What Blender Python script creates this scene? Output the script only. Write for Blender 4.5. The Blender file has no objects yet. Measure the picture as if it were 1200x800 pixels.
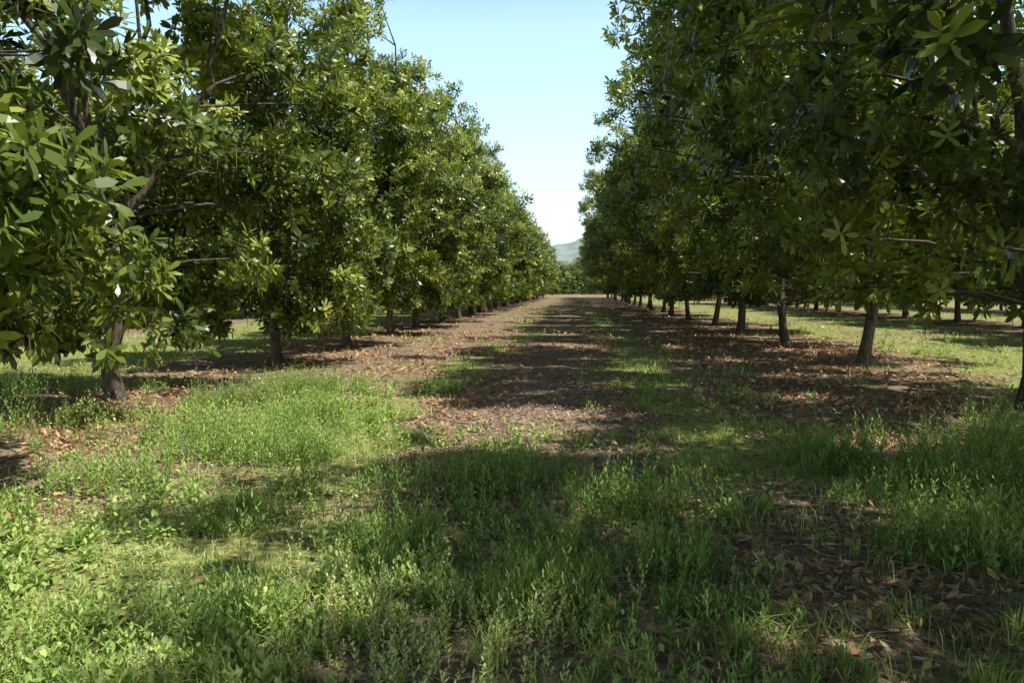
import bpy, math, numpy as np
from mathutils import Vector
rng=np.random.default_rng(7)
scene=bpy.context.scene
COL=scene.collection

# ---------------------------------------------------------------- noise
_tab=np.random.default_rng(99).random((256,256))
def vnoise(x,y,s=1.0,o=0):
    x=np.asarray(x,float)/s+o*17.3; y=np.asarray(y,float)/s+o*31.7
    xi=np.floor(x).astype(int); yi=np.floor(y).astype(int)
    fx=x-xi; fy=y-yi; fx=fx*fx*(3-2*fx); fy=fy*fy*(3-2*fy)
    g=lambda a,b:_tab[a%256,b%256]
    return (g(xi,yi)*(1-fx)+g(xi+1,yi)*fx)*(1-fy)+(g(xi,yi+1)*(1-fx)+g(xi+1,yi+1)*fx)*fy
def fbm(x,y,s=1.0,o=0,n=3):
    t=0;a=1;w=0
    for i in range(n):
        t=t+a*vnoise(x,y,s/(2**i),o+i*3); w+=a; a*=.55
    return t/w
def sstep(a,b,v):
    t=np.clip((v-a)/(b-a),0,1); return t*t*(3-2*t)
def ground_h(x,y):
    x=np.asarray(x,float);y=np.asarray(y,float)
    f=np.exp(-((np.abs(x)/60)**2+(y/120)**2))
    return f*(0.12*(fbm(x,y,3.0,5)-.5)+0.05*(fbm(x,y,.6,8)-.5))
def band(x,c,w): return 1-sstep(w*.6,w*1.25,np.abs(x-c))
def brown(x,y):
    """0 = grass , 1 = bare litter / mulch"""
    x=np.asarray(x,float);y=np.asarray(y,float)
    wob=(fbm(x,y,4,11)-.5)*1.8
    xx=x+wob
    far=sstep(5.0,8,y)
    b=band(xx,-0.35,1.35)*(0.46+0.56*far)
    b=np.maximum(b,band(xx,4.9,3.1)*(0.46+.52*sstep(5,9,y)))
    b=np.maximum(b,band(xx,1.4,1.6)*(1-far)*.58*sstep(-1,1,xx))
    b=np.maximum(b,band(xx,-6.0,2.1)*.95)
    b=np.maximum(b,band(xx,-3.6,1.3)*.7*sstep(9,15,y))
    for r in (-18.4,-30.6,-42.8,18.2,30.4,42.6):
        b=np.maximum(b,band(xx,r,2.6)*.8)
    n=fbm(x,y,1.3,21,4)
    return np.clip(b*1.0+(n-.5)*2.1*(0.45+0.55*b)+(n-.5)*.4,0,1)

# ---------------------------------------------------------------- mesh helpers
def mk_mesh(name,V,F,var=None,mat=None,smooth=False,midx=None):
    V=np.ascontiguousarray(V,dtype=np.float32); F=np.ascontiguousarray(F,dtype=np.int32)
    me=bpy.data.meshes.new(name); k=F.shape[1]
    me.vertices.add(len(V)); me.vertices.foreach_set('co',V.ravel())
    me.loops.add(F.size); me.loops.foreach_set('vertex_index',F.ravel())
    me.polygons.add(len(F)); me.polygons.foreach_set('loop_start',np.arange(0,F.size,k,dtype=np.int32))
    if midx is not None: me.polygons.foreach_set('material_index',np.ascontiguousarray(midx,dtype=np.int32))
    me.update(calc_edges=True)
    if smooth is True: me.polygons.foreach_set('use_smooth',np.ones(len(F),dtype=bool))
    elif smooth is not False: me.polygons.foreach_set('use_smooth',smooth)
    else: me.polygons.foreach_set('use_smooth',np.zeros(len(F),dtype=bool))
    if var is not None:
        a=me.attributes.new('var','FLOAT','POINT'); a.data.foreach_set('value',np.ascontiguousarray(var,dtype=np.float32))
    if mat:
        for m in (mat if isinstance(mat,(list,tuple)) else [mat]): me.materials.append(m)
    return me
def mk_obj(name,me,parent=None,loc=(0,0,0)):
    o=bpy.data.objects.new(name,me); COL.objects.link(o); o.location=loc
    if parent: o.parent=parent
    return o
def norm(a): return a/np.maximum(np.linalg.norm(a,axis=-1,keepdims=True),1e-9)

LT=np.array([[0,0],[-.42,.38],[.42,.38],[-.5,.74],[.5,.74],[0,1]])
LF=np.array([[0,2,1],[1,2,4],[1,4,3],[3,4,5]])
def leaves(P,D,S,L,W,droop):
    N=np.cross(S,D); n=len(P)
    u=LT[:,0][None,:,None]; v=LT[:,1][None,:,None]
    L=L[:,None,None]; W=W[:,None,None]; dr=droop[:,None,None]
    V=P[:,None]+D[:,None]*v*L+S[:,None]*u*W-N[:,None]*dr*L*v*v
    F=LF[None]+6*np.arange(n)[:,None,None]
    return V.reshape(-1,3),F.reshape(-1,3)
def blades(B,H,W,az,lean):
    n=len(B)
    d=np.stack([np.cos(az),np.sin(az),0*az],1)
    sa=az+np.pi/2+rng.normal(0,.5,n)
    s=np.stack([np.cos(sa),np.sin(sa),0*az],1)
    up=np.array([0,0,1.])
    H_=H[:,None];W_=W[:,None];l=lean[:,None]
    m=B+up*H_*.55+d*H_*l*.3
    t=B+up*H_*(1-.35*l)+d*H_*l
    V=np.stack([B-s*W_*.5,B+s*W_*.5,m-s*W_*.42,m+s*W_*.42,t],1)
    F=np.array([[0,1,3],[0,3,2],[2,3,4]])[None]+5*np.arange(n)[:,None,None]
    return V.reshape(-1,3),F.reshape(-1,3)
def blades1(B,H,W,az,lean):
    n=len(B)
    d=np.stack([np.cos(az),np.sin(az),0*az],1)
    sa=az+np.pi/2+rng.normal(0,.5,n)
    s=np.stack([np.cos(sa),np.sin(sa),0*az],1)
    H_=H[:,None];W_=W[:,None];l=lean[:,None]
    t=B+np.array([0,0,1.])*H_*(1-.35*l)+d*H_*l
    V=np.stack([B-s*W_*.5,B+s*W_*.5,t],1)
    F=np.array([[0,1,2]])[None]+3*np.arange(n)[:,None,None]
    return V.reshape(-1,3),F.reshape(-1,3)
def tube(pts,rad,sides=7):
    pts=np.array(pts,float);n=len(pts)
    T=norm(np.gradient(pts,axis=0))
    ref=np.array([0.3,.9,.1]);A=norm(np.cross(T,ref));B=np.cross(T,A)
    an=np.arange(sides)/sides*2*np.pi
    V=pts[:,None]+np.array(rad)[:,None,None]*(A[:,None]*np.cos(an)[None,:,None]+B[:,None]*np.sin(an)[None,:,None])
    F=[]
    for i in range(n-1):
        for j in range(sides):
            a=i*sides+j;b=i*sides+(j+1)%sides
            F+= [[a,b,b+sides],[a,b+sides,a+sides]]
    return V.reshape(-1,3),np.array(F)
class Acc:
    def __init__(s): s.V=[];s.F=[];s.A=[];s.M=[];s.n=0
    def add(s,V,F,a=None,m=0):
        s.V.append(V);s.F.append(F+s.n);s.n+=len(V);s.M.append(np.full(len(F),m))
        s.A.append(np.full(len(V),.5) if a is None else a)
    def mesh(s,name,mat,smooth=False):
        M=np.concatenate(s.M)
        if smooth=='m0': smooth=(M==0)
        return mk_mesh(name,np.concatenate(s.V),np.concatenate(s.F),np.concatenate(s.A),mat,smooth,M)

# ---------------------------------------------------------------- materials
def ramp_mat(name,stops,rough=.5,spec=.4,transl=0.0,tcol=(1.3,1.4,.6)):
    m=bpy.data.materials.new(name);m.use_nodes=True;nt=m.node_tree;N=nt.nodes;L=nt.links
    b=N['Principled BSDF'];out=N['Material Output']
    at=N.new('ShaderNodeAttribute');at.attribute_name='var'
    r=N.new('ShaderNodeValToRGB');cr=r.color_ramp
    cr.elements[0].position=stops[0][0];cr.elements[0].color=(*stops[0][1],1)
    cr.elements[1].position=stops[-1][0];cr.elements[1].color=(*stops[-1][1],1)
    for p,c in stops[1:-1]:
        e=cr.elements.new(p);e.color=(*c,1)
    L.new(at.outputs['Fac'],r.inputs['Fac']);L.new(r.outputs['Color'],b.inputs['Base Color'])
    b.inputs['Roughness'].default_value=rough;b.inputs['Specular IOR Level'].default_value=spec
    if transl>0:
        mx=N.new('ShaderNodeMixShader');mx.inputs[0].default_value=transl
        t=N.new('ShaderNodeBsdfTranslucent')
        mm=N.new('ShaderNodeMixRGB');mm.blend_type='MULTIPLY';mm.inputs[0].default_value=1;mm.inputs[2].default_value=(*tcol,1)
        L.new(r.outputs['Color'],mm.inputs[1]);L.new(mm.outputs[0],t.inputs['Color'])
        L.new(b.outputs[0],mx.inputs[1]);L.new(t.outputs[0],mx.inputs[2]);L.new(mx.outputs[0],out.inputs['Surface'])
    return m
M_leaf=ramp_mat('macadamia_leaf',[(0,(.04,.06,.013)),(.35,(.17,.235,.037)),(.7,(.44,.49,.09)),(1,(.68,.69,.26))],.34,.5,.2,(1.2,1.25,.5))
M_tass=ramp_mat('raceme',[(0,(.16,.10,.05)),(1,(.42,.31,.14))],.8,.2)
M_grass=ramp_mat('grass_blade',[(0,(.12,.19,.04)),(.45,(.43,.53,.13)),(.8,(.68,.73,.27)),(.92,(.78,.73,.42)),(1,(.82,.75,.52))],.55,.25,.18,(1.0,1.0,.7))
M_weed=ramp_mat('weed_leaf',[(0,(.10,.20,.045)),(.5,(.36,.50,.125)),(.85,(.64,.72,.25)),(1,(.75,.76,.37))],.55,.25,.18,(1.0,1.0,.7))
M_litter=ramp_mat('dead_leaf',[(0,(.09,.05,.03)),(.3,(.32,.18,.10)),(.6,(.58,.36,.19)),(.8,(.70,.38,.15)),(1,(.80,.64,.43))],.6,.3)
M_chip=ramp_mat('mulch_chip',[(0,(.09,.065,.05)),(.5,(.38,.30,.23)),(1,(.72,.63,.52))],.85,.2)
M_flower=ramp_mat('white_flower',[(0,(.75,.75,.7)),(1,(.8,.8,.78))],.7,.2)

def bark():
    m=bpy.data.materials.new('bark');m.use_nodes=True;nt=m.node_tree;N=nt.nodes;L=nt.links
    b=N['Principled BSDF'];tc=N.new('ShaderNodeTexCoord');mp=N.new('ShaderNodeMapping');mp.inputs['Scale'].default_value=(1,1,.35)
    n=N.new('ShaderNodeTexNoise');n.inputs['Scale'].default_value=22;n.inputs['Detail'].default_value=6
    L.new(tc.outputs['Object'],mp.inputs[0]);L.new(mp.outputs[0],n.inputs['Vector'])
    r=N.new('ShaderNodeValToRGB');r.color_ramp.elements[0].position=.3;r.color_ramp.elements[0].color=(.035,.028,.02,1)
    r.color_ramp.elements[1].position=.72;r.color_ramp.elements[1].color=(.22,.18,.14,1)
    L.new(n.outputs['Fac'],r.inputs[0]);L.new(r.outputs[0],b.inputs['Base Color']);b.inputs['Roughness'].default_value=.9
    bp=N.new('ShaderNodeBump');bp.inputs['Strength'].default_value=.7;bp.inputs['Distance'].default_value=.03
    L.new(n.outputs['Fac'],bp.inputs['Height']);L.new(bp.outputs[0],b.inputs['Normal'])
    return m
M_bark=bark()

def ground_mat():
    m=bpy.data.materials.new('ground');m.use_nodes=True;nt=m.node_tree;N=nt.nodes;L=nt.links
    b=N['Principled BSDF'];b.inputs['Roughness'].default_value=.95;b.inputs['Specular IOR Level'].default_value=.1
    tc=N.new('ShaderNodeTexCoord')
    def noise(s,d=5):
        n=N.new('ShaderNodeTexNoise');n.inputs['Scale'].default_value=s;n.inputs['Detail'].default_value=d
        L.new(tc.outputs['Object'],n.inputs['Vector']);return n
    def ramp(src,st):
        r=N.new('ShaderNodeValToRGB');cr=r.color_ramp
        cr.elements[0].position=st[0][0];cr.elements[0].color=(*st[0][1],1)
        cr.elements[1].position=st[-1][0];cr.elements[1].color=(*st[-1][1],1)
        for p,c in st[1:-1]: e=cr.elements.new(p);e.color=(*c,1)
        L.new(src,r.inputs[0]);return r
    v=N.new('ShaderNodeTexVoronoi');v.inputs['Scale'].default_value=18;L.new(tc.outputs['Object'],v.inputs['Vector'])
    sp=N.new('ShaderNodeSeparateColor');L.new(v.outputs['Color'],sp.inputs[0])
    lit=ramp(sp.outputs[0],[(0,(.08,.05,.03)),(.4,(.26,.17,.10)),(.75,(.46,.30,.18)),(1,(.60,.48,.33))])
    soil=ramp(noise(30).outputs['Fac'],[(.3,(.10,.07,.05)),(.7,(.44,.34,.25))])
    m1=N.new('ShaderNodeMixRGB');L.new(noise(3).outputs['Fac'],m1.inputs[0]);L.new(lit.outputs[0],m1.inputs[1]);L.new(soil.outputs[0],m1.inputs[2])
    gr=ramp(noise(14,8).outputs['Fac'],[(.3,(.11,.10,.04)),(.45,(.25,.26,.09)),(.55,(.38,.42,.13)),(.7,(.52,.50,.24))])
    at=N.new('ShaderNodeAttribute');at.attribute_name='var'
    n2=noise(6,6)
    ad=N.new('ShaderNodeMath');ad.operation='MULTIPLY_ADD';ad.inputs[1].default_value=1.0
    L.new(at.outputs['Fac'],ad.inputs[0])
    sb=N.new('ShaderNodeMath');sb.operation='MULTIPLY_ADD';sb.inputs[1].default_value=.9;sb.inputs[2].default_value=-.45
    L.new(n2.outputs['Fac'],sb.inputs[0]);L.new(sb.outputs[0],ad.inputs[2])
    rr=ramp(ad.outputs[0],[(.05,(0,0,0)),(.35,(1,1,1))])
    m2=N.new('ShaderNodeMixRGB');L.new(rr.outputs[0],m2.inputs[0]);L.new(gr.outputs[0],m2.inputs[1]);L.new(m1.outputs[0],m2.inputs[2])
    L.new(m2.outputs[0],b.inputs['Base Color'])
    bp=N.new('ShaderNodeBump');bp.inputs['Distance'].default_value=.03;bp.inputs['Strength'].default_value=.8
    L.new(noise(40,6).outputs['Fac'],bp.inputs['Height']);L.new(bp.outputs[0],b.inputs['Normal'])
    return m

# ---------------------------------------------------------------- ground
def axis(parts):
    out=[]
    for a,b,s in parts: out.append(np.arange(a,b,s))
    return np.concatenate(out+[np.array([parts[-1][1]])])
gx=axis([(-3000,-500,500),(-500,-100,50),(-100,-40,4),(-40,-12,.7),(-12,12,.12),(12,40,.7),(40,100,4),(100,500,50),(500,3000,500)])
gy=axis([(-400,-50,50),(-50,-6,3),(-6,1,.3),(1,22,.12),(22,60,.35),(60,140,2),(140,400,20),(400,4000,300)])
X,Y=np.meshgrid(gx,gy); Z=ground_h(X,Y)
nx,ny=len(gx),len(gy)
idx=np.arange(nx*ny).reshape(ny,nx)
F=np.stack([idx[:-1,:-1],idx[:-1,1:],idx[1:,1:],idx[1:,:-1]],-1).reshape(-1,4)
me=mk_mesh('ground',np.stack([X,Y,Z],-1).reshape(-1,3),F,brown(X,Y).ravel(),ground_mat(),True)
mk_obj('ground',me)

# ---------------------------------------------------------------- trees
def make_tree(seed,H,rx,ry,zb,ncl,nsp,leanx=0.0,lsc=1.06,fork=None,K=10,detail=True,prof_r=(.66,.88,1,.93,.68,.38,.08)):
    r=np.random.default_rng(seed)
    wood=Acc()
    fork=fork or 1.3+r.random()*.5
    lx,ly=r.normal(0,.09,2)
    top=H-1.2
    tk=r.uniform(.75,1.0)
    kx,ky=r.normal(0,.03,2)
    tp=[(0,0,-.15),(0,0,.08),(lx*.3+kx,ly*.3+ky,.3*fork),(lx*.8-kx,ly*.8,.65*fork),(lx,ly,fork)]
    V,Fc=tube(tp,[.26*tk,.20*tk,.155*tk,.145*tk,.15*tk],10);wood.add(V,Fc)
    skel=[]
    def cx(z): return leanx*np.clip((z-1)/(H-1),0,1)**.8
    limbs=[(np.array([lx,ly,fork-.12]),np.array([cx(top)+r.normal(0,.3),r.normal(0,.3),top]),.12)]
    for k in range(7):
        a=k*1.05+r.random()*.6
        z=fork+(-.08 if k<2 else .5+r.random()*1.3)
        zt=z+(H-z)*(.18+.6*r.random())
        s=np.array([lx+cx(z)*.5,ly,z])
        e=np.array([cx(zt)+rx*.62*math.cos(a),ry*.62*math.sin(a),zt])
        limbs.append((s,e,.068))
    for s,e,r0 in limbs:
        n=9;t=np.linspace(0,1,n)[:,None]
        P=s+(e-s)*t
        out=(e-s)*np.array([1,1,0]);P=P+out*(.15*np.sin(np.pi*t))+np.concatenate([np.zeros((1,3)),r.normal(0,.07,(n-1,3))])
        V,Fc=tube(P,np.linspace(r0,.02,n),7 if detail else 4);wood.add(V,Fc)
        skel.append(P)
    S=np.concatenate(skel)
    prof_t=[0,.08,.3,.55,.75,.9,1]
    ph=r.random(4)*6.28
    C=[];cr=[]
    while len(C)<ncl:
        t=r.random()
        p=np.interp(t,prof_t,prof_r)
        if r.random()>p+.1: continue
        a=r.random()*6.28
        wob=1+.12*math.sin(3*a+ph[0]+4*t)+.12*math.sin(5*a+ph[1]-9*t)
        rho=.30+.66*r.random()**.5
        z=zb+.55+t*(H-zb-1.0)
        C.append([cx(z)+rx*p*rho*wob*math.cos(a),ry*p*rho*wob*math.sin(a),z])
        cr.append(r.uniform(.34,.70))
    for _ in range(int(ncl*.38)):
        t=r.random();p=np.interp(t,prof_t,prof_r);a=r.random()*6.28
        z=zb+.45+t*(H-zb-.4);k=1.02+.20*r.random()
        C.append([cx(z)+rx*p*k*math.cos(a),ry*p*k*math.sin(a),z+r.random()*.5]);cr.append(r.uniform(.2,.42))
    for _ in range(int(ncl*.10)):
        a=r.random()*6.28;k=r.uniform(.35,1.0)
        C.append([rx*k*math.cos(a),ry*k*math.sin(a),zb+r.uniform(.05,.5)]);cr.append(r.uniform(.25,.45))
    C=np.array(C);cr=np.array(cr)
    if detail:
      for c in C:
        d=np.linalg.norm(S-c,axis=1)+3*np.clip(S[:,2]-c[2]+.2,0,9)
        s=S[np.argmin(d)]
        m=(s+c)/2+np.array([0,0,.12])+r.normal(0,.06,3)
        V,Fc=tube([s,m,c+r.normal(0,.05,3)],[.026,.017,.007],4);wood.add(V,Fc)
    w=cr**2.2;w/=w.sum()
    ci=r.choice(len(C),nsp,p=w)
    d=norm(r.normal(0,1,(nsp,3)));d[:,2]*=.85
    P=C[ci]+d*(cr[ci]*(r.random(nsp)**.4)*1.1)[:,None]
    P[:,2]=np.where(P[:,2]<zb,zb+r.random(nsp)*.5,P[:,2])
    ctr=np.stack([cx(P[:,2]),0*P[:,2],P[:,2]*.6+1.2],1)
    A=norm(.6*d+.6*norm(P-ctr)+np.array([0,0,.38])+r.normal(0,.30,(nsp,3)))
    ref=norm(r.normal(0,1,(nsp,3)));U=norm(np.cross(A,ref));W=np.cross(A,U)
    j=np.arange(K);az=j[None]*2.4+r.random((nsp,1))*6.28+r.normal(0,.25,(nsp,K))
    tilt=np.interp(j,[0,K-1],[1.5,.55])[None]+r.normal(0,.18,(nsp,K))
    rad=U[:,None]*np.cos(az)[...,None]+W[:,None]*np.sin(az)[...,None]
    D=A[:,None]*np.cos(tilt)[...,None]+rad*np.sin(tilt)[...,None]
    D=norm(D+np.array([0,0,-.12]))
    Sd=norm(np.cross(D,A[:,None]+0*D+1e-4))
    sz=r.uniform(.8,1.2,(nsp,1))*lsc*1.08
    base=P[:,None]+A[:,None]*(j/K*.12)[None,:,None]*sz[...,None]
    Ln=sz*r.uniform(.13,.2,(nsp,K));Wd=Ln*r.uniform(.26,.36,(nsp,K))
    q=nsp*K
    V,Fc=leaves(base.reshape(q,3),D.reshape(q,3),Sd.reshape(q,3),Ln.ravel(),Wd.ravel(),r.uniform(.0,.28,q))
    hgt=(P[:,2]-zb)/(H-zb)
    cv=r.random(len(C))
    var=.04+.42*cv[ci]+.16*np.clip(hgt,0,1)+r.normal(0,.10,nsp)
    young=(r.random(nsp)<.08+.14*hgt)
    var=np.where(young,var+.35,var)
    vv=np.clip(np.repeat(var,K)+r.normal(0,.08,q)+.06*young.repeat(K),0,1)
    wood.add(V,Fc,np.repeat(vv,6),1)
    if detail:
        nt=520
        grp=r.choice(nsp,30);ti=grp[r.integers(0,30,nt)]
        B=P[ti]+r.normal(0,.2,(nt,3));Lh=r.uniform(.12,.34,nt)
        V,Fc=blades(B,-Lh,np.full(nt,.013),r.random(nt)*6.28,r.random(nt)*.12)
        wood.add(V,Fc,np.repeat(r.random(nt),5),2)
    return wood.mesh('macadamia_tree',[M_bark,M_leaf,M_tass],'m0')

SL=[make_tree(10,9.4,2.7,2.6,.85,88,3800),
    make_tree(11,10.0,2.6,2.55,1.0,92,3900),
    make_tree(12,9.1,2.65,2.55,.75,84,3700)]
PR=(.70,.92,1,.97,.84,.56,.14)
SR=[make_tree(20,12.3,4.0,3.3,1.25,126,5400,-.7,prof_r=PR),
    make_tree(21,12.9,4.2,3.2,1.45,130,5600,-.9,prof_r=PR),
    make_tree(22,11.9,4.1,3.3,1.2,122,5300,-.8,1.06,1.2,prof_r=PR)]
LL_=[make_tree(30,9.7,2.7,2.7,.9,75,1300,0,1.9,None,8,False),make_tree(31,9.3,2.7,2.7,.8,75,1300,0,1.9,None,8,False)]
LR_=[make_tree(32,12.3,4.1,3.3,1.4,95,1700,-.8,1.9,None,8,False)]
def tree(name,me,loc,rz,sc,parent=None):
    e=mk_obj(name,me,parent,loc);e.rotation_euler=(0,0,rz);e.scale=(sc,sc,sc*(1+.06*math.sin(loc[1]*7.1)))
    return e
k=0
LS={-2:.9,-1:.95,0:.95,1:.86,2:.86,3:.92}
for i in range(-2,25):
    y=10.8+5.33*i; x=-6.2+(rng.normal(0,.15) if i>3 else 0)-(.3 if i==0 else 0)
    rz=[.4,2.3,4.1,5.6,1.2,3.3][k%6]+rng.random()*.5
    sc=LS.get(i,.95+.1*min(i,8)/8)+rng.normal(0,.025)
    tree('macadamia_tree',SL[k%3] if y<60 else LL_[k%2],(x,y+rng.normal(0,.1),float(ground_h(x,y))),rz,sc,None);k+=1
k=0
YS={-1:4.2,-2:-1.0,-3:-6.4}
for i in range(-3,22):
    y=YS.get(i,10.9+6.1*i); x=6.0+(rng.normal(0,.15) if i>3 else 0)
    tree('macadamia_tree',SR[k%3] if y<66 else LR_[0],(x,y,float(ground_h(x,y))),rng.normal(0,.25),(1 if i>=0 else .97)+rng.normal(0,.02));k+=1
far=bpy.data.objects.new('distant_macadamia_trees',None);COL.objects.link(far)
for ri,rxx in enumerate((-18.4,-30.6,18.2,30.4)):
    for i in range(-1,14):
        y=8+5.6*i+rng.normal(0,.2)+ri*1.7
        if y<abs(rxx)*.9-4: continue
        near=(abs(rxx)<20 and y<40)
        tree('macadamia_tree' if near else 'distant_tree',SL[(i+ri)%3] if near else LL_[i%2],(rxx+rng.normal(0,.15),y,0),rng.random()*6.28,1.1+rng.normal(0,.05),None if near else far)
for i in range(36):
    x=rng.uniform(-75,75);y=rng.uniform(90,150)
    if abs(x)<12: continue
    tree('distant_tree',LL_[i%2],(x,y,-.3),rng.random()*6.28,rng.uniform(.8,1.0),far)
for i in range(12):
    tree('distant_tree',LL_[i%2],(-13+i*2.4,225+rng.uniform(-8,3),-.8),rng.random()*6.28,rng.uniform(.95,1.25)*(1 if i%3 else 1.1),far)

# ---------------------------------------------------------------- hill
hx=np.linspace(-1800,1800,160);hy=np.linspace(900,2600,60)
X,Y=np.meshgrid(hx,hy)
Zh=155*np.exp(-(((X-190)/330)**2+((Y-1750)/450)**2))+70*np.exp(-(((X+900)/600)**2+((Y-1900)/500)**2))+70*np.exp(-(((X-1100)/500)**2+((Y-1900)/500)**2))
Zh=Zh*(.75+.5*fbm(X,Y,200,3,5))-6
idx=np.arange(X.size).reshape(X.shape)
F=np.stack([idx[:-1,:-1],idx[:-1,1:],idx[1:,1:],idx[1:,:-1]],-1).reshape(-1,4)
mh=bpy.data.materials.new('hill_forest_haze');mh.use_nodes=True
N=mh.node_tree.nodes;L=mh.node_tree.links;b=N['Principled BSDF'];b.inputs['Roughness'].default_value=1;b.inputs['Specular IOR Level'].default_value=0.05
tn=N.new('ShaderNodeTexNoise');tn.inputs['Scale'].default_value=.03;tn.inputs['Detail'].default_value=8
tc=N.new('ShaderNodeTexCoord');L.new(tc.outputs['Object'],tn.inputs['Vector'])
r=N.new('ShaderNodeValToRGB');r.color_ramp.elements[0].position=.4;r.color_ramp.elements[0].color=(.23,.29,.27,1);r.color_ramp.elements[1].position=.6;r.color_ramp.elements[1].color=(.33,.39,.34,1)  # pale grey-green stops: distance haze painted into the forest colour
L.new(tn.outputs['Fac'],r.inputs[0]);L.new(r.outputs[0],b.inputs['Base Color'])
mk_obj('hill',mk_mesh('hill',np.stack([X,Y,Zh],-1).reshape(-1,3),F,None,mh,True))

# ---------------------------------------------------------------- ground cover
def pts(n,y0,y1,dens,pw=1.0,xl=.85,xr=.70,mx=3.0,xmin=-60,xmax=60):
    y=y0+(y1-y0)*rng.random(n)**pw
    x=rng.uniform(-1,1,n);x=np.where(x<0,x*(xl*y+mx),x*(xr*y+mx))
    ok=(rng.random(n)<dens(x,y))&(x>xmin)&(x<xmax)
    x=x[ok];y=y[ok];return x,y,ground_h(x,y)
def gd(x,y):
    b=brown(x,y);n=fbm(x,y,.7,41,3)
    return np.clip((1-1.25*b)*(.25+1.5*sstep(.43,.66,n)),0.02,1)
g=Acc()
def grass(n,y0,y1,h,w,pw=1,one=False,**k):
    x,y,z=pts(n,y0,y1,gd,pw,**k);m=len(x)
    hn=fbm(x,y,1.1,51);H=h*(.25+1.6*hn**1.5)*rng.uniform(.5,1.35,m)*(1+.5*(x>1)*(y<10))
    V,Fc=(blades1 if one else blades)(np.stack([x,y,z-.01],1),H,w*rng.uniform(.6,1.3,m),rng.random(m)*6.28,rng.uniform(.2,1.7,m))
    var=np.clip(.12+.60*fbm(x,y,1.5,61)+rng.normal(0,.17,m)+.3*(rng.random(m)<.12)+.14*band(x,-2.8,2)*(y<14),0,1)
    g.add(V,Fc,np.repeat(var,3 if one else 5))
grass(220000,1.6,9,.105,.0055,.75)
grass(120000,9,22,.11,.014,.8,True)
grass(50000,22,60,.13,.04,.9,True,xmin=-26,xmax=30)
grass(20000,60,150,.16,.11,.9,True,xmin=-26,xmax=30)
tx=[0.02,-.95,1.1,-2.2,.45,-.35,.75,-1.5];ty=[3.9,6.8,5.4,5.0,8.1,3.3,3.5,3.6]
x,y,z=pts(480,3,26,lambda x,y:gd(x,y)*.6)
tx=np.concatenate([tx,x]);ty=np.concatenate([ty,y])
nb=70;bx=np.repeat(tx,nb)+rng.normal(0,.035,len(tx)*nb);by=np.repeat(ty,nb)+rng.normal(0,.035,len(tx)*nb)
m=len(bx);sc=np.repeat(np.concatenate([[.30,.2,.2,.2,.2,.22,.2,.24],rng.uniform(.08,.22,len(x))]),nb)
V,Fc=blades(np.stack([bx,by,ground_h(bx,by)-.01],1),sc*rng.uniform(.6,1.2,m),np.full(m,.007),rng.random(m)*6.28,rng.uniform(.2,1.3,m))
g.add(V,Fc,np.repeat(np.clip(rng.normal(.35,.15,m),0,1),5))
mk_obj('grass',g.mesh('grass',M_grass))

wd=Acc()
def weeds(px,py,h,nst,nl,ll,lw,v0,spread=.06):
    n=len(px);ns=n*nst
    bx=np.repeat(px,nst)+rng.normal(0,spread,ns);by=np.repeat(py,nst)+rng.normal(0,spread,ns)
    B=np.stack([bx,by,ground_h(bx,by)-.01],1)
    H=np.repeat(h,nst)*rng.uniform(.55,1.15,ns)
    a=rng.random(ns)*6.28;ln=rng.uniform(.05,.5,ns)
    dr=np.stack([np.cos(a)*ln,np.sin(a)*ln,np.ones(ns)],1)
    V,Fc=blades(B,H,np.full(ns,.004),a,ln);wd.add(V,Fc,np.full(len(V),.4))
    t=(np.arange(nl)+.5)/nl
    t=t[None]*np.ones((ns,1))*.92+.1
    P=B[:,None]+dr[:,None]*(H[:,None]*t)[...,None]
    P[...,:2]-= (dr[:,None,:2]*(H[:,None]*t*(1-t)*.5)[...,None])
    az=np.arange(nl)[None]*2.4+rng.random((ns,1))*6.28
    el=np.interp(t,[0,1],[.10,.8])+rng.normal(0,.2,t.shape)
    D=np.stack([np.cos(az)*np.cos(el),np.sin(az)*np.cos(el),np.sin(el)],-1)
    Sd=np.stack([-np.sin(az),np.cos(az),0*az],-1)
    q=ns*nl;LL=(ll*(1.15-.6*t)*rng.uniform(.7,1.3,t.shape)).ravel()
    V,Fc=leaves(P.reshape(q,3),D.reshape(q,3),Sd.reshape(q,3),LL,LL*lw,rng.uniform(0,.5,q))
    v=np.repeat(v0,nst)[:,None]+.25*(t-.5)+rng.normal(0,.08,t.shape)
    wd.add(V,Fc,np.repeat(np.clip(v.ravel(),0,1),6))
def wden(x,y):
    n=fbm(x,y,1.0,71,3);b=brown(x,y)
    zone=1.1*np.exp(-(((x+.4)/1.6)**2+((y-4.6)/2.0)**2))+.7*(x<-1)*(y<9)+.35*(x<-1.8)*(y<13)+.45*(y<6)+.12
    return np.clip(zone*sstep(.46,.58,n)*(1-.75*b),0,1)
x,y,z=pts(7000,2.4,13,wden,.8,xl=.8,xr=.62,mx=1)
hh=rng.uniform(.07,.20,len(x))+.28*sstep(.48,.7,fbm(x,y,1.6,77))
weeds(x,y,hh,4,15,.056,.22,np.clip(.12+.65*fbm(x,y,.8,78)+rng.normal(0,.12,len(x)),0,.9))
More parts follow.
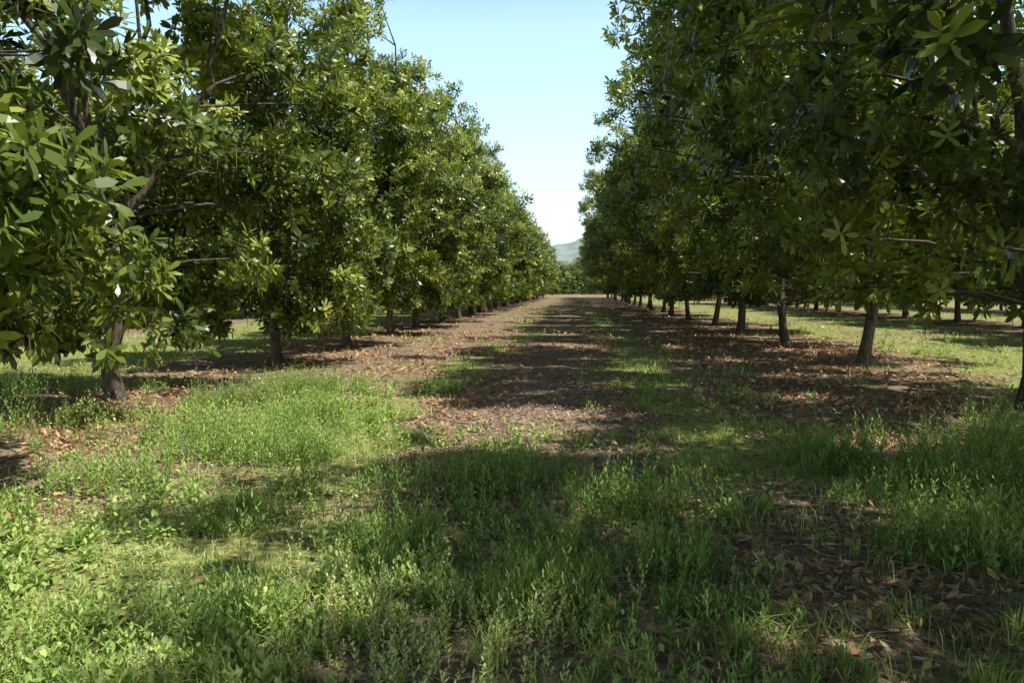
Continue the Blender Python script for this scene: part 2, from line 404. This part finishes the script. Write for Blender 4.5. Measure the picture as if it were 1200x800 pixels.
# broad-leaved weeds
x,y,z=pts(3600,2.3,13,lambda x,y:np.clip(sstep(.45,.60,fbm(x,y,.9,171))*(1-brown(x,y))*(.3+.7*(x<-.6)),0,1),.8,xl=.8,xr=.62,mx=1)
weeds(x,y,rng.uniform(.06,.24,len(x)),3,9,.07,.48,np.clip(.27+.5*fbm(x,y,.8,178)+rng.normal(0,.1,len(x)),0,.9),.05)
cxs=[(4.0,7.6,.9),(3.0,6.4,.7),(4.9,8.6,.8),(.45,5.7,.5),(-3.2,9.3,.5),(-4.6,10.6,.6),(2.4,7.4,.5),(-4.2,12.0,.7),(-.6,6.3,.5),(-1.1,4.6,.4),(-2.6,7.2,.4),(-.2,3.9,.3),(.6,4.4,.35),(-1.6,3.5,.3),(3.7,6.2,.6),(2.3,5.0,.45),(5.2,7.4,.6)]
bx=[];by=[]
for a,b_,s in cxs:
    n=int(130*s);bx.append(rng.normal(a,s*.5,n));by.append(rng.normal(b_,s*.45,n))
bx=np.concatenate(bx);by=np.concatenate(by)
weeds(bx,by,rng.uniform(.20,.46,len(bx))*np.clip(.45+by/9,.6,1),3,22,.055,.18,rng.uniform(.1,.55,len(bx)),.05)
x,y,z=pts(3500,12,40,lambda x,y:gd(x,y)*.5,.9,xmin=-16,xmax=18)
weeds(x,y,rng.uniform(.06,.26,len(x)),3,8,.09,.3,rng.uniform(.2,.8,len(x)),.1)
x=rng.normal(-.75,.5,90);y=rng.uniform(2.9,4.2,90)
weeds(x,y,rng.uniform(.16,.30,90),3,24,.026,.45,np.full(90,.92))
n=110000
x,y,z=pts(n,2.0,14,lambda x,y:np.clip(sstep(.36,.56,fbm(x,y,1.3,81))*(1-brown(x,y))*(.25+.75*(x<-.8)),0,1),.8)
m=len(x);az=rng.random(m)*6.28;el=rng.normal(.15,.3,m)
D=np.stack([np.cos(az)*np.cos(el),np.sin(az)*np.cos(el),np.sin(el)],1);Sd=np.stack([-np.sin(az),np.cos(az),rng.normal(0,.2,m)],1)
LL=rng.uniform(.020,.046,m)
V,Fc=leaves(np.stack([x,y,z+rng.uniform(.01,.13,m)],1),D,norm(Sd),LL,LL*.62,rng.uniform(0,.3,m))
wd.add(V,Fc,np.repeat(np.clip(rng.normal(.48,.2,m),0,1),6))
mk_obj('weeds',wd.mesh('weeds',M_weed))
x,y,z=pts(260,3,11,lambda x,y:(x<-1.2)*.5);m=len(x);K=6
a=(np.arange(K)/K*6.28)[None]+rng.random((m,1))
D=np.stack([np.cos(a),np.sin(a),0*a+.3],-1);Sd=np.stack([-np.sin(a),np.cos(a),0*a],-1)
P=np.repeat(np.stack([x,y,z+rng.uniform(.1,.2,m)],1)[:,None],K,1)
V,Fc=leaves(P.reshape(-1,3),norm(D.reshape(-1,3)),Sd.reshape(-1,3),np.full(m*K,.011),np.full(m*K,.009),np.zeros(m*K))
mk_obj('wildflowers',mk_mesh('wildflowers',V,Fc,np.full(len(V),.5),M_flower))

# leaf litter and mulch
lt=Acc()
def litter(n,y0,y1,l,pw,**k):
    def dn(x,y):
        b=brown(x,y);return np.clip(b*(.6+.4*sstep(5,9,y))*(.1+1.1*sstep(.35,.62,fbm(x,y,.9,91)))*(1-.7*band(x,-.4,1.2)),.03,1)
    x,y,z=pts(n,y0,y1,dn,pw,**k);m=len(x)
    az=rng.random(m)*6.28;el=rng.normal(.1,.28,m);ro=rng.normal(0,.5,m)
    D=np.stack([np.cos(az)*np.cos(el),np.sin(az)*np.cos(el),np.sin(el)],1)
    S0=np.stack([-np.sin(az),np.cos(az),0*az],1);Nn=np.cross(S0,D)
    Sd=S0*np.cos(ro)[:,None]+Nn*np.sin(ro)[:,None]
    LL=l*rng.uniform(.5,1.3,m)
    V,Fc=leaves(np.stack([x,y,z+rng.uniform(.004,.03,m)],1),D,Sd,LL,LL*rng.uniform(.25,.42,m),rng.uniform(-.5,.5,m))
    lt.add(V,Fc,np.repeat(np.clip(rng.beta(1.7,1.6,m),0,1),6))
litter(80000,1.8,12,.075,.8)
litter(70000,12,30,.11,.85,xmin=-12,xmax=14)
litter(20000,30,80,.2,.9,xmin=-12,xmax=12)
mk_obj('leaf_litter',lt.mesh('leaf_litter',M_litter))
ch=Acc()
def dn(x,y):
    return np.clip(brown(x,y)*band(x,.9,3.2)+.03,0,1)
x,y,z=pts(130000,2.0,16,dn,.75,xmin=-4,xmax=5);m=len(x)
az=rng.random(m)*6.28;s=np.stack([np.cos(az),np.sin(az),rng.normal(0,.25,m)],1)
LL=rng.uniform(.02,.08,m);c=np.stack([x,y,z+rng.uniform(.004,.02,m)],1)
t=np.stack([-np.sin(az),np.cos(az),rng.normal(0,.4,m)],1);ww=rng.uniform(.006,.018,m)[:,None]
V=np.stack([c-s*LL[:,None]*.5,c+t*ww,c+s*LL[:,None]*.5],1).reshape(-1,3)
ch.add(V,np.arange(3*m).reshape(-1,3),np.repeat(rng.random(m),3))
mk_obj('mulch',ch.mesh('mulch',M_chip))
tw=Acc()
for _ in range(200):
    x=rng.uniform(-6,7);y=rng.uniform(2.5,22);a=rng.random()*6.28;l=rng.uniform(.15,.7)
    p=[]
    for t in (0,.35,.7,1):
        px=x+math.cos(a)*l*t+rng.normal(0,.015);py=y+math.sin(a)*l*t+rng.normal(0,.015)
        p.append((px,py,float(ground_h(px,py))+.018+rng.random()*.015))
    V,Fc=tube(p,[.006,.005,.004,.002],5);tw.add(V,Fc)
mk_obj('fallen_twigs',tw.mesh('fallen_twigs',M_bark,True))

# ---------------------------------------------------------------- light
EL=math.radians(61);AZ=math.radians(114)
Sv=Vector((math.sin(AZ)*math.cos(EL),math.cos(AZ)*math.cos(EL),math.sin(EL)))
sl=bpy.data.lights.new('sun','SUN');sl.energy=5.0;sl.angle=math.radians(.53);sl.color=(1,.98,.90)
so=bpy.data.objects.new('sun',sl);COL.objects.link(so);so.rotation_euler=(-Sv).to_track_quat('-Z','Y').to_euler();so.location=(20,-5,30)
w=bpy.data.worlds.new('World');scene.world=w;w.use_nodes=True
N=w.node_tree.nodes;L=w.node_tree.links
sky=N.new('ShaderNodeTexSky');sky.sky_type='NISHITA';sky.sun_disc=False;sky.sun_elevation=EL;sky.sun_rotation=AZ
sky.air_density=1.2;sky.dust_density=2.0;sky.ozone_density=1.0
# sky tint ramp: haze painted in low down, overhead dimmed to cut ambient light
tc=N.new('ShaderNodeTexCoord');sx=N.new('ShaderNodeSeparateXYZ');L.new(tc.outputs['Generated'],sx.inputs[0])
rp=N.new('ShaderNodeValToRGB');cr=rp.color_ramp
cr.elements[0].position=0;cr.elements[0].color=(.82,.86,1.0,1)
cr.elements[1].position=1;cr.elements[1].color=(.11,.12,.115,1)
for p,c in ((.12,(.88,.91,.94)),(.30,(.94,.99,.94)),(.40,(.70,.75,.70)),(.50,(.15,.16,.155))):
    e=cr.elements.new(p);e.color=(*c,1)
L.new(sx.outputs['Z'],rp.inputs[0])
sc_=N.new('ShaderNodeVectorMath');sc_.operation='SCALE';sc_.inputs['Scale'].default_value=2.4;L.new(rp.outputs[0],sc_.inputs[0])
mm=N.new('ShaderNodeMixRGB');mm.blend_type='MULTIPLY';mm.inputs[0].default_value=1
L.new(sky.outputs[0],mm.inputs[1]);L.new(sc_.outputs[0],mm.inputs[2])
L.new(mm.outputs[0],N['Background'].inputs['Color']);N['Background'].inputs['Strength'].default_value=.14
scene.view_settings.view_transform='Standard';scene.view_settings.look='None';scene.view_settings.exposure=0

cam=bpy.data.cameras.new('camera');cam.lens=28;cam.sensor_width=36;cam.clip_end=8000;cam.clip_start=.05
co=bpy.data.objects.new('camera',cam);COL.objects.link(co)
co.location=(0,0,1.6);co.rotation_euler=(math.radians(90-3.8),0,math.radians(4.4))
scene.camera=co
print('done')
